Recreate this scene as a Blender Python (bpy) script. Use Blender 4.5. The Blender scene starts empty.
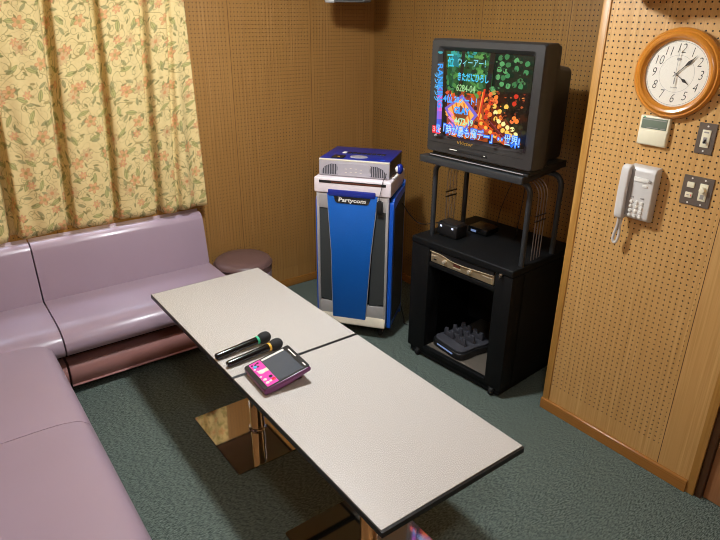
import bpy, bmesh, math, random
from mathutils import Vector, Matrix, Euler
PI = math.pi
random.seed(7)
SC = bpy.context.scene
COL = SC.collection

# ------------------------------------------------------------------ materials
def lin(c):
    return tuple(((v/255)/12.92 if v/255 <= .04045 else ((v/255+.055)/1.055)**2.4) for v in c)

class NT:
    """small helper for node graphs"""
    def __init__(s, name):
        s.m = bpy.data.materials.new(name); s.m.use_nodes = True
        s.t = s.m.node_tree; s.n = s.t.nodes; s.l = s.t.links
        s.b = s.n['Principled BSDF']
    def new(s, typ, **kw):
        n = s.n.new(typ)
        for k, v in kw.items(): setattr(n, k, v)
        return n
    def put(s, sock, v):
        if v is None: return
        if hasattr(v, 'is_output') or isinstance(v, bpy.types.NodeSocket): s.l.new(v, sock)
        else: sock.default_value = v
    def M(s, op, a, b=None, c=None, clamp=False):
        n = s.new('ShaderNodeMath', operation=op, use_clamp=clamp)
        s.put(n.inputs[0], a); s.put(n.inputs[1], b)
        if c is not None: s.put(n.inputs[2], c)
        return n.outputs[0]
    def mix(s, f, a, b, blend='MIX'):
        n = s.new('ShaderNodeMix', data_type='RGBA', blend_type=blend)
        s.put(n.inputs[0], f)
        s.put(n.inputs[6], a if not isinstance(a, tuple) else (*a[:3], 1))
        s.put(n.inputs[7], b if not isinstance(b, tuple) else (*b[:3], 1))
        return n.outputs[2]
    def xyz(s, v):
        n = s.new('ShaderNodeSeparateXYZ'); s.l.new(v, n.inputs[0]); return n.outputs
    def comb(s, x=0., y=0., z=0.):
        n = s.new('ShaderNodeCombineXYZ')
        s.put(n.inputs[0], x); s.put(n.inputs[1], y); s.put(n.inputs[2], z); return n.outputs[0]
    def noise(s, vec, scale, detail=2., rough=.5):
        n = s.new('ShaderNodeTexNoise'); s.l.new(vec, n.inputs['Vector'])
        n.inputs['Scale'].default_value = scale; n.inputs['Detail'].default_value = detail
        n.inputs['Roughness'].default_value = rough
        return n.outputs[0]
    def step(s, lo, hi, v):     # smoothstep lo..hi
        n = s.new('ShaderNodeMapRange', interpolation_type='SMOOTHSTEP')
        s.put(n.inputs[0], v); n.inputs[1].default_value = lo; n.inputs[2].default_value = hi
        return n.outputs[0]
    def coord(s, kind='Object'):
        return s.new('ShaderNodeTexCoord').outputs[kind]
    def bump(s, h, strength, dist):
        n = s.new('ShaderNodeBump'); n.inputs['Strength'].default_value = strength
        n.inputs['Distance'].default_value = dist
        s.l.new(h, n.inputs['Height']); s.l.new(n.outputs[0], s.b.inputs['Normal'])
    def color(s, c):
        s.put(s.b.inputs['Base Color'], c if not isinstance(c, tuple) else (*c[:3], 1))

def plain(name, rgb, rough=.5, metal=0., spec=.5, coat=0., vary=.06, vscale=40., bump=0., bscale=300., ani=None):
    k = NT(name); c = lin(rgb)
    co = k.coord()
    if vary:
        n = k.noise(co, vscale, 3.)
        k.color(k.mix(n, tuple(v*(1-vary) for v in c), tuple(min(1, v*(1+vary)) for v in c)))
    else: k.color(c)
    b = k.b.inputs
    b['Roughness'].default_value = rough; b['Metallic'].default_value = metal
    b['Specular IOR Level'].default_value = spec; b['Coat Weight'].default_value = coat
    b['Coat Roughness'].default_value = .15
    if bump: k.bump(k.noise(co, bscale, 3.), bump, .002)
    return k.m

def emit(name, rgb, strength=1.0):
    k = NT(name); c = lin(rgb)
    k.color((0.0, 0.0, 0.0)); k.b.inputs['Roughness'].default_value = .25
    k.b.inputs['Emission Color'].default_value = (*c, 1); k.b.inputs['Emission Strength'].default_value = strength
    return k.m

def wood(k, horiz, base, dark, light):
    """board with vertical straight grain; horiz = 0 / 1: world axis running along the wall"""
    co = k.coord(); x = k.xyz(co)
    h, z = x[horiz], x[2]
    g1 = k.noise(k.comb(k.M('MULTIPLY', h, 120.), 0., k.M('MULTIPLY', z, 2.2)), 1., 4., .6)
    g2 = k.noise(k.comb(k.M('MULTIPLY', h, 16.), 3., k.M('MULTIPLY', z, .7)), 1., 3., .5)
    c = k.mix(k.step(.3, .7, g1), lin(dark), lin(light))
    c2 = k.mix(k.step(.3, .75, g2), c, lin(base))
    return h, z, c2

def pegboard(name, horiz, seams, phase, zlow, lo, hi, rgbs, holes=((-1e3, 1e3),)):
    k = NT(name)
    h, z, c = wood(k, horiz, *rgbs)
    p = .025
    fu = k.M('SUBTRACT', k.M('FRACT', k.M('ADD', k.M('DIVIDE', k.M('SUBTRACT', h, phase), p), .5)), .5)
    fv = k.M('SUBTRACT', k.M('FRACT', k.M('ADD', k.M('DIVIDE', k.M('SUBTRACT', z, zlow), p), .5)), .5)
    d = k.M('SQRT', k.M('ADD', k.M('MULTIPLY', fu, fu), k.M('MULTIPLY', fv, fv)))
    hole = k.M('SUBTRACT', 1., k.step(.115, .165, d))
    hole = k.M('MULTIPLY', hole, k.M('GREATER_THAN', z, zlow-.012))
    hole = k.M('MULTIPLY', hole, k.M('GREATER_THAN', h, lo))
    hole = k.M('MULTIPLY', hole, k.M('LESS_THAN', h, hi))
    seam = None
    for s_ in seams:
        a = k.M('ABSOLUTE', k.M('SUBTRACT', h, s_))
        hole = k.M('MULTIPLY', hole, k.M('GREATER_THAN', a, .013))
        v = k.M('LESS_THAN', a, .0016)
        seam = v if seam is None else k.M('MAXIMUM', seam, v)
    c = k.mix(hole, c, lin((38, 24, 12)))
    if seam is not None: c = k.mix(seam, c, lin((70, 42, 18)))
    k.color(c); k.b.inputs['Roughness'].default_value = .42; k.b.inputs['Specular IOR Level'].default_value = .35
    k.bump(k.M('MULTIPLY', hole, -1.), .6, .004)
    return k.m

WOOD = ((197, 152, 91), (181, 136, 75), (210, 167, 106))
WOOD_DIM = ((156, 114, 60), (142, 100, 49), (168, 126, 72))  # window wall: same pegboard wood, weaker light put into the colour
WOOD_SHADED = ((134, 98, 48), (122, 86, 38), (144, 108, 58))  # TV wall: same wood again, light falloff towards the corner painted darker
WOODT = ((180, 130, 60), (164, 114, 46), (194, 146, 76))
def plainwood(name, horiz, rgbs, rough=.4):
    k = NT(name); h, z, c = wood(k, horiz, *rgbs); k.color(c); k.b.inputs['Roughness'].default_value = rough
    return k.m

MAT = {}
def mats():
    m = MAT
    m['wall_window'] = pegboard('pegboard_window_wall', 0, (-.94, -.334, .275, .885, 1.504), .885+.0205, .166, -2., 2.05, WOOD_DIM)
    m['wall_tv'] = pegboard('pegboard_tv_wall_shaded', 1, (.64, .01, -.624), .01-.0215, .166, -1.12, 1.07, WOOD_SHADED)
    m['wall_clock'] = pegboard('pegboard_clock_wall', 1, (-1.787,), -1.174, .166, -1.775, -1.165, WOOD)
    m['wood_trim'] = plainwood('wood_trim', 1, WOODT)
    m['wood_trim_x'] = plainwood('wood_trim_window_side', 0, ((150, 100, 46), (136, 88, 38), (160, 112, 58)))
    m['wood_base'] = plainwood('wood_baseboard', 2, ((156, 104, 46), (146, 94, 38), (168, 118, 60)), .16)
    m['door_frame'] = plain('dark_door_frame', (82, 50, 24), .4)
    m['door'] = plainwood('door_board', 1, ((170, 116, 74), (162, 108, 66), (178, 124, 84)))
    m['ceiling'] = plain('ceiling_board', (205, 200, 190), .9)
    m['plaster'] = plain('plaster', (170, 125, 75), .8)
    # carpet
    k = NT('carpet'); co = k.coord()
    mp = k.new('ShaderNodeMapping'); mp.inputs['Rotation'].default_value = (0, 0, .55); mp.inputs['Scale'].default_value = (60, 230, 1)
    k.l.new(co, mp.inputs[0])
    n1 = k.noise(mp.outputs[0], 1., 3., .6); n2 = k.noise(co, 260., 2.); n3 = k.noise(co, 5., 2.)
    c = k.mix(k.step(.3, .7, n1), lin((34, 44, 41)), lin((134, 147, 137)))
    c = k.mix(k.M('MULTIPLY', k.step(.35, .7, n2), .45), c, lin((50, 62, 59)))
    c = k.mix(k.M('MULTIPLY', n3, .25), c, lin((88, 96, 88)))
    k.color(c); k.b.inputs['Roughness'].default_value = .95; k.b.inputs['Specular IOR Level'].default_value = .1
    k.bump(k.M('ADD', n1, n2), .22, .003); m['carpet'] = k.m
    m['mauve'] = plain('mauve_vinyl', (165, 144, 157), .33, spec=.5, vary=.03, vscale=6., bump=.12, bscale=500., coat=.12)
    m['brown_vinyl'] = plain('brown_vinyl', (108, 82, 78), .36, vary=.04, vscale=8., bump=.12, bscale=500.)
    m['base_vinyl'] = plain('sofa_base_vinyl', (165, 118, 112), .38, vary=.04, vscale=8.)
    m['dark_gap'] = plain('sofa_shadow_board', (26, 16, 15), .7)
    # speckled laminate
    k = NT('speckled_laminate'); co = k.coord()
    n1 = k.noise(co, 250., 3., .75); n2 = k.noise(co, 230., 2., .6)
    c = k.mix(k.step(.40, .66, n1), lin((160, 153, 144)), lin((222, 216, 209)))
    c = k.mix(k.M('MULTIPLY', k.step(.60, .66, n2), .55), c, lin((246, 243, 238)))
    k.color(c); k.b.inputs['Roughness'].default_value = .38; m['laminate'] = k.m
    m['black_edge'] = plain('black_edging', (24, 22, 20), .4)
    m['table_under'] = plain('table_underside', (205, 165, 116), .6)
    m['chrome'] = plain('polished_steel', (205, 198, 188), .09, 1., vary=0)
    m['steel_dark'] = plain('polished_plate', (190, 180, 166), .05, 1., vary=0)
    m['black'] = plain('black_plastic', (22, 22, 23), .42)
    m['black_gloss'] = plain('black_gloss', (12, 12, 12), .15)
    m['black_matt'] = plain('black_laminate', (20, 21, 22), .6)
    m['rack'] = plain('rack_black', (10, 11, 12), .62, spec=.22, bump=.15, bscale=400.)
    m['rack_floor'] = plain('rack_floor_board', (92, 84, 74), .6)
    m['post'] = plain('charcoal_steel', (42, 44, 46), .38)
    m['tv'] = plain('tv_charcoal', (43, 42, 41), .38, vary=.03)
    m['tv_dark'] = plain('tv_black', (20, 20, 20), .5)
    m['rubber'] = plain('rubber', (18, 18, 18), .8)
    m['blue'] = plain('blue_panel', (8, 92, 180), .45, vary=.12, vscale=160.)
    m['blue_dark'] = plain('deep_blue', (22, 40, 132), .35)
    m['blue_flap'] = plain('bright_blue', (14, 82, 186), .35)
    m['silver'] = plain('silver_paint', (186, 182, 180), .36, .35)
    m['silver_bright'] = plain('bright_silver', (226, 218, 196), .3, .25)  # cream tone paints in the bright highlight on the machine's foot trim
    m['silver_dev'] = plain('amp_silver', (176, 170, 176), .4, .2)
    m['pale'] = plain('pale_shell', (226, 214, 216), .45)
    m['mesh_dark'] = plain('grille_cloth', (50, 54, 54), .8, vary=.3, vscale=900.)
    m['grille'] = plain('grille_dark', (60, 60, 66), .6)
    m['white'] = plain('white_plastic', (228, 224, 214), .4)
    m['ivory'] = plain('ivory_plastic', (228, 220, 190), .4)
    m['phone'] = plain('phone_plastic', (206, 202, 196), .42)
    m['phone_dark'] = plain('phone_cradle', (150, 146, 142), .5)
    m['plate'] = plain('bronze_plate', (112, 102, 92), .4, .5)
    m['lcd'] = plain('lcd_grey_green', (112, 124, 108), .2)
    m['ink'] = plain('ink', (30, 28, 26), .6, vary=0)
    m['grey_ink'] = plain('grey_ink', (150, 146, 138), .6, vary=0)
    m['gold'] = plain('gold_lettering', (200, 160, 70), .3, .6, vary=0)
    m['champagne'] = plain('champagne_metal', (190, 170, 136), .32, .6)
    m['champagne_hi'] = plain('champagne_bright', (240, 228, 200), .25, .6)
    m['clock_wood'] = plain('clock_wood', (196, 124, 38), .28, coat=.4, vary=.10, vscale=30.)
    m['clock_face'] = plain('clock_face', (236, 230, 214), .6, vary=.015)
    m['pink'] = plain('pink_panel', (226, 70, 170), .4)
    m['purple'] = plain('purple_shell', (104, 40, 96), .3)
    m['slate'] = plain('slate_lcd', (74, 80, 88), .25)
    m['red'] = plain('red_button', (210, 30, 50), .4)
    m['cyan'] = plain('cyan_button', (70, 180, 215), .4)
    m['green'] = plain('green_ring', (60, 190, 140), .4)
    m['yellow'] = plain('yellow_ring', (225, 175, 60), .4)
    m['foam'] = plain('microphone_head', (28, 27, 26), .75, bump=.5, bscale=700.)
    m['led_white'] = emit('led_white', (225, 232, 255), 1.2)
    m['led_blue'] = emit('led_blue', (150, 175, 230), .5)
    m['slot_red'] = plain('slot_brown', (92, 44, 30), .5)
    m['wire'] = plain('rod_steel', (150, 135, 125), .3, .8)
    m['wire_dark'] = plain('rod_dark', (58, 46, 40), .4, .5)
    m['speaker'] = plain('speaker_grey', (96, 98, 98), .5)
    m['lamp'] = emit('lamp_glow', (244, 250, 255), LAMP)
    m['lamp_near'] = emit('lamp_glow_near', (244, 250, 255), LAMP*.17)
    # clear clock glass: faint reflection over transparent
    k = NT('clear_glass'); tr = k.new('ShaderNodeBsdfTransparent'); gl = k.new('ShaderNodeBsdfGlossy')
    gl.inputs['Roughness'].default_value = .03; mx = k.new('ShaderNodeMixShader'); mx.inputs[0].default_value = .05
    k.l.new(tr.outputs[0], mx.inputs[1]); k.l.new(gl.outputs[0], mx.inputs[2])
    k.l.new(mx.outputs[0], k.n['Material Output'].inputs[0]); m['glass'] = k.m
    m['curtain'] = floral()

def floral():
    k = NT('floral_cloth'); uv = k.coord('UV'); x = k.xyz(uv); U, V = x[0], x[1]
    wob = k.noise(uv, 9., 2.)
    base = k.mix(k.noise(uv, 60., 3.), lin((212, 188, 128)), lin((226, 204, 148)))
    # winding stems: contour lines of soft noise
    def lines(vec, scale, w, lev=.5):
        n = k.noise(vec, scale, 0., .4)
        a = k.M('ABSOLUTE', k.M('SUBTRACT', n, lev))
        return k.M('SUBTRACT', 1., k.step(w*.5, w, a))
    st = lines(uv, 15., .017, .57)
    st2 = lines(k.comb(k.M('ADD', U, 7.3), k.M('ADD', V, 2.1), 0.), 20., .014, .42)
    col = k.mix(k.M('MULTIPLY', st, .75), base, lin((150, 132, 80)))
    col = k.mix(k.M('MULTIPLY', st2, .6), col, lin((164, 144, 92)))
    def cell(su, sv, ou, ov, jit):
        a = k.M('DIVIDE', k.M('ADD', U, ou), su); b = k.M('DIVIDE', k.M('ADD', V, ov), sv)
        row = k.M('FLOOR', b); a = k.M('ADD', a, k.M('MULTIPLY', row, .5))
        ca = k.M('FLOOR', a)
        wn = k.new('ShaderNodeTexWhiteNoise', noise_dimensions='2D'); k.l.new(k.comb(ca, row, 0.), wn.inputs['Vector'])
        r = k.xyz(wn.outputs['Color'])
        lx = k.M('ADD', k.M('SUBTRACT', k.M('FRACT', a), .5), k.M('MULTIPLY', k.M('SUBTRACT', r[0], .5), jit))
        ly = k.M('ADD', k.M('SUBTRACT', k.M('FRACT', b), .5), k.M('MULTIPLY', k.M('SUBTRACT', r[1], .5), jit))
        return k.M('MULTIPLY', lx, su), k.M('MULTIPLY', ly, sv), r[2], wn.outputs[0]
    # leaves
    for (su, sv, ou, ov, L, W, c1, c2) in ((.105, .12, .02, .03, .036, .0135, (172, 166, 104), (118, 118, 66)),
                                           (.12, .098, .07, .085, .026, .010, (160, 154, 108), (128, 122, 76)),
                                           (.075, .088, .045, .01, .018, .0065, (158, 150, 96), (112, 108, 62))):
        lx, ly, r, r2 = cell(su, sv, ou, ov, .3)
        an = k.M('ADD', k.M('MULTIPLY', r, 3.0), .2)
        ca, sa = k.M('COSINE', an), k.M('SINE', an)
        px = k.M('ADD', k.M('MULTIPLY', lx, ca), k.M('MULTIPLY', ly, sa))
        py = k.M('SUBTRACT', k.M('MULTIPLY', ly, ca), k.M('MULTIPLY', lx, sa))
        q = k.M('DIVIDE', px, L)
        half = k.M('MULTIPLY', k.M('SUBTRACT', 1., k.M('MULTIPLY', q, q)), W)
        e = k.M('SUBTRACT', half, k.M('ABSOLUTE', py))
        inside = k.step(0., .0015, e)
        rim = k.M('SUBTRACT', 1., k.step(.0015, .0045, e))
        mid = k.M('SUBTRACT', 1., k.step(.0008, .0018, k.M('ABSOLUTE', py)))
        lc = k.mix(k.M('MAXIMUM', rim, mid), lin(c1), lin(c2))
        col = k.mix(k.M('MULTIPLY', inside, .85), col, lc)
    # small curls
    for (su, sv, ou, ov, Rr, w) in ((.085, .095, .01, .05, .017, .0022), (.11, .10, .06, .02, .022, .0022)):
        lx, ly, r, r2 = cell(su, sv, ou, ov, .4)
        an = k.M('FRACT', k.M('ADD', k.M('DIVIDE', k.M('ARCTAN2', ly, lx), 6.2832), r))
        rr = k.M('SQRT', k.M('ADD', k.M('MULTIPLY', lx, lx), k.M('MULTIPLY', ly, ly)))
        tgt = k.M('MULTIPLY', k.M('ADD', .35, k.M('MULTIPLY', an, .65)), Rr)
        ln = k.M('SUBTRACT', 1., k.step(w*.35, w*.8, k.M('ABSOLUTE', k.M('SUBTRACT', rr, tgt))))
        col = k.mix(k.M('MULTIPLY', ln, .75), col, lin((140, 128, 76)))
    # flowers
    for (su, sv, ou, ov, Rr, n, c1, c2, cc) in ((.21, .19, .04, .02, .036, 2.5, (216, 158, 108), (176, 112, 72), (170, 146, 84)),
                                               (.19, .23, .13, .12, .026, 3., (214, 150, 108), (182, 118, 80), (214, 176, 110)),
                                               (.25, .27, .09, .2, .040, 3.5, (206, 172, 122), (158, 124, 84), (200, 130, 88))):
        lx, ly, r, r2 = cell(su, sv, ou, ov, .35)
        an = k.M('ADD', k.M('ARCTAN2', ly, lx), k.M('MULTIPLY', r, 6.28))
        rr = k.M('SQRT', k.M('ADD', k.M('MULTIPLY', lx, lx), k.M('MULTIPLY', ly, ly)))
        pet = k.M('ABSOLUTE', k.M('COSINE', k.M('MULTIPLY', an, n)))
        rad = k.M('MULTIPLY', k.M('ADD', .42, k.M('MULTIPLY', pet, .58)), Rr)
        e = k.M('SUBTRACT', rad, rr)
        inside = k.step(0., .002, e)
        rim = k.M('SUBTRACT', 1., k.step(.002, .007, e))
        fc = k.mix(k.M('MULTIPLY', rim, .85), lin(c1), lin(c2))
        fc = k.mix(k.M('SUBTRACT', 1., k.step(.2*Rr, .34*Rr, rr)), fc, lin(cc))
        col = k.mix(k.M('MULTIPLY', inside, .8), col, fc)
    k.color(col); k.b.inputs['Roughness'].default_value = .9; k.b.inputs['Specular IOR Level'].default_value = .15
    k.bump(k.noise(uv, 700., 2.), .2, .001)
    return k.m

# ------------------------------------------------------------------ geometry
def TX(loc=(0, 0, 0), rot=(0, 0, 0), sc=(1, 1, 1)):
    return Matrix.Translation(loc) @ Euler(rot).to_matrix().to_4x4() @ Matrix.Diagonal((*sc, 1))

class MB:
    def __init__(s): s.bm = bmesh.new(); s.uv = None
    def add(s, t, M=None, mi=0):
        if M is not None: bmesh.ops.transform(t, matrix=M, verts=t.verts)
        for f in t.faces: f.material_index = mi
        me = bpy.data.meshes.new('tmp'); t.to_mesh(me); t.free()
        s.bm.from_mesh(me); bpy.data.meshes.remove(me); return s
    def box(s, x0, x1, y0, y1, z0, z1, r=0., seg=2, mi=0, M=None):
        t = bmesh.new(); bmesh.ops.create_cube(t, size=1.)
        bmesh.ops.transform(t, matrix=TX(((x0+x1)/2, (y0+y1)/2, (z0+z1)/2), sc=(abs(x1-x0), abs(y1-y0), abs(z1-z0))), verts=t.verts)
        if r: bmesh.ops.bevel(t, geom=t.edges[:], offset=r, segments=seg, profile=.5, affect='EDGES')
        return s.add(t, M, mi)
    def cyl(s, p0, p1, r0, r1=None, seg=24, mi=0, M=None, bev=0.):
        p0, p1 = Vector(p0), Vector(p1); d = p1-p0
        t = bmesh.new(); bmesh.ops.create_cone(t, cap_ends=True, segments=seg, radius1=r0, radius2=r0 if r1 is None else r1, depth=d.length)
        if bev:
            ed = [e for e in t.edges if len(e.link_faces) == 2 and any(len(f.verts) > 4 for f in e.link_faces)]
            bmesh.ops.bevel(t, geom=ed, offset=bev, segments=2, profile=.5, affect='EDGES')
        m = Matrix.Translation((p0+p1)/2) @ d.to_track_quat('Z', 'Y').to_matrix().to_4x4()
        bmesh.ops.transform(t, matrix=m, verts=t.verts)
        return s.add(t, M, mi)
    def lathe(s, prof, seg=48, mi=0, M=None):
        t = bmesh.new(); rings = []
        for r, z in prof:
            if r < 1e-6: rings.append([t.verts.new((0, 0, z))])
            else: rings.append([t.verts.new((r*math.cos(2*PI*i/seg), r*math.sin(2*PI*i/seg), z)) for i in range(seg)])
        for a, b in zip(rings, rings[1:]):
            for i in range(seg):
                j = (i+1) % seg
                if len(a) == 1 and len(b) == 1: continue
                if len(a) == 1: t.faces.new((a[0], b[j], b[i]))
                elif len(b) == 1: t.faces.new((a[i], a[j], b[0]))
                else: t.faces.new((a[i], a[j], b[j], b[i]))
        bmesh.ops.recalc_face_normals(t, faces=t.faces)
        return s.add(t, M, mi)
    def tube(s, pts, r, seg=8, mi=0, closed=False, M=None, flat=None):
        """round (or with flat=(w,h): rectangular-ish) tube along a polyline"""
        pts = [Vector(p) for p in pts]; n = len(pts); t = bmesh.new(); rings = []
        up = None
        for i, p in enumerate(pts):
            if closed: d = pts[(i+1) % n]-pts[i-1]
            else: d = pts[min(i+1, n-1)]-pts[max(i-1, 0)]
            d.normalize()
            if up is None:
                up = Vector((0, 0, 1)) if abs(d.z) < .9 else Vector((1, 0, 0))
            a = d.cross(up)
            if a.length < 1e-5: a = d.cross(Vector((0, 1, 0)))
            a.normalize(); b = a.cross(d).normalized(); up = b
            rr = r[i] if isinstance(r, (list, tuple)) else r
            rings.append([t.verts.new(p + a*rr*math.cos(2*PI*k/seg) + b*rr*math.sin(2*PI*k/seg)) for k in range(seg)])
        m = n if closed else n-1
        for i in range(m):
            A, B = rings[i], rings[(i+1) % n]
            for k in range(seg):
                j = (k+1) % seg; t.faces.new((A[k], A[j], B[j], B[k]))
        if not closed: t.faces.new(rings[0][::-1]); t.faces.new(rings[-1])
        bmesh.ops.recalc_face_normals(t, faces=t.faces)
        return s.add(t, M, mi)
    def prism(s, poly, a0, a1, axis='y', bev=0., seg=2, mi=0, M=None, capbev=0.):
        """polygon in the two other axes (order x,y,z without 'axis'), extruded from a0 to a1"""
        def P(u, v, a): return {'x': (a, u, v), 'y': (u, a, v), 'z': (u, v, a)}[axis]
        t = bmesh.new()
        A = [t.verts.new(P(u, v, a0)) for u, v in poly]; B = [t.verts.new(P(u, v, a1)) for u, v in poly]
        n = len(poly); fa = t.faces.new(A); fb = t.faces.new(B[::-1])
        for i in range(n):
            j = (i+1) % n; t.faces.new((A[j], A[i], B[i], B[j]))
        bmesh.ops.recalc_face_normals(t, faces=t.faces)
        if capbev:
            ed = list({e for f in t.faces if len(f.verts) == n and n > 4 for e in f.edges}) if n > 4 else t.edges[:]
            bmesh.ops.bevel(t, geom=ed, offset=capbev, segments=3, profile=.5, affect='EDGES', clamp_overlap=True)
        elif bev: bmesh.ops.bevel(t, geom=t.edges[:], offset=bev, segments=seg, profile=.5, affect='EDGES')
        return s.add(t, M, mi)
    def poly(s, pts, mi=0, M=None):
        t = bmesh.new(); t.faces.new([t.verts.new(p) for p in pts]); return s.add(t, M, mi)
    def ball(s, c, r, sc=(1, 1, 1), mi=0, seg=20, M=None):
        t = bmesh.new(); bmesh.ops.create_uvsphere(t, u_segments=seg, v_segments=seg//2+2, radius=r)
        bmesh.ops.transform(t, matrix=TX(c, sc=sc), verts=t.verts); return s.add(t, M, mi)
    def text(s, txt, size, M, mi=0, shear=0., bold=0., depth=0., align='CENTER'):
        cu = bpy.data.curves.new('t', 'FONT'); cu.body = txt; cu.size = size; cu.align_x = align; cu.align_y = 'CENTER'
        cu.shear = shear; cu.offset = bold; cu.extrude = depth; cu.resolution_u = 3; cu.fill_mode = 'FRONT' if not depth else 'BOTH'
        ob = bpy.data.objects.new('t', cu); COL.objects.link(ob)
        dg = bpy.context.evaluated_depsgraph_get(); dg.update()
        me = bpy.data.meshes.new_from_object(ob.evaluated_get(dg))
        t = bmesh.new(); t.from_mesh(me)
        COL.objects.unlink(ob); bpy.data.objects.remove(ob); bpy.data.curves.remove(cu); bpy.data.meshes.remove(me)
        return s.add(t, M, mi)
    def build(s, name, mat, parent=None, smooth=35):
        me = bpy.data.meshes.new(name); s.bm.normal_update(); s.bm.to_mesh(me); s.bm.free()
        for m in (mat if isinstance(mat, (list, tuple)) else [mat]):
            me.materials.append(MAT[m] if isinstance(m, str) else m)
        if smooth:
            for p in me.polygons: p.use_smooth = True
            me.set_sharp_from_angle(angle=math.radians(smooth))
        o = bpy.data.objects.new(name, me); COL.objects.link(o)
        if parent is not None: o.parent = parent
        return o

def tag(o, label=None, cat=None, group=None, kind=None):
    if label: o['label'] = label
    if cat: o['category'] = cat
    if group: o['group'] = group
    if kind: o['kind'] = kind
    return o
def thing(name, label, cat, loc=(0, 0, 0), rotz=0., group=None):
    o = bpy.data.objects.new(name, None); o.empty_display_size = .1; COL.objects.link(o)
    o.location = loc; o.rotation_euler = (0, 0, rotz)
    return tag(o, label, cat, group)
def struct(mb, name, mat, label=None, smooth=0):
    o = mb.build(name, mat, None, smooth); tag(o, label, None, None, 'structure'); return o
def copy_tree(o, parent=None):
    c = o.copy(); COL.objects.link(c); c.parent = parent
    for ch in [x for x in bpy.data.objects if x.parent == o]:
        copy_tree(ch, c)
    return c
def smooth_poly(pts, n=6):
    """closed Catmull-Rom through pts"""
    out = []; N = len(pts)
    for i in range(N):
        p0, p1, p2, p3 = (Vector(pts[(i+k) % N]) for k in (-1, 0, 1, 2))
        for q in range(n):
            t = q/n
            out.append(tuple(.5*((2*p1)+(p2-p0)*t+(2*p0-5*p1+4*p2-p3)*t*t+(3*p1-p0-3*p2+p3)*t**3)))
    return out
def spline(pts, n=8):
    out = []; N = len(pts)
    for i in range(N-1):
        p0, p1, p2, p3 = (Vector(pts[min(max(i+k, 0), N-1)]) for k in (-1, 0, 1, 2))
        for q in range(n):
            t = q/n
            out.append(.5*((2*p1)+(p2-p0)*t+(2*p0-5*p1+4*p2-p3)*t*t+(3*p1-p0-3*p2+p3)*t**3))
    out.append(Vector(pts[-1])); return out
def rrect(x0, x1, z0, z1, r, n=5):
    out = []
    for cx, cz, a in ((x1-r, z1-r, 0), (x0+r, z1-r, 90), (x0+r, z0+r, 180), (x1-r, z0+r, 270)):
        for i in range(n+1):
            t = math.radians(a+90*i/n); out.append((cx+r*math.cos(t), cz+r*math.sin(t)))
    return out

# ------------------------------------------------------------------ place
XC, YW, XT = 1.583, 1.089, 2.07          # clock wall, window wall, TV wall
YE, YD = -1.130, -1.970                  # edge of the clock wall, its end at the door
XL, YB, ZC = -1.20, -3.25, 2.50
LAMP = 625.
DAY = 85.
mats()

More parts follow.
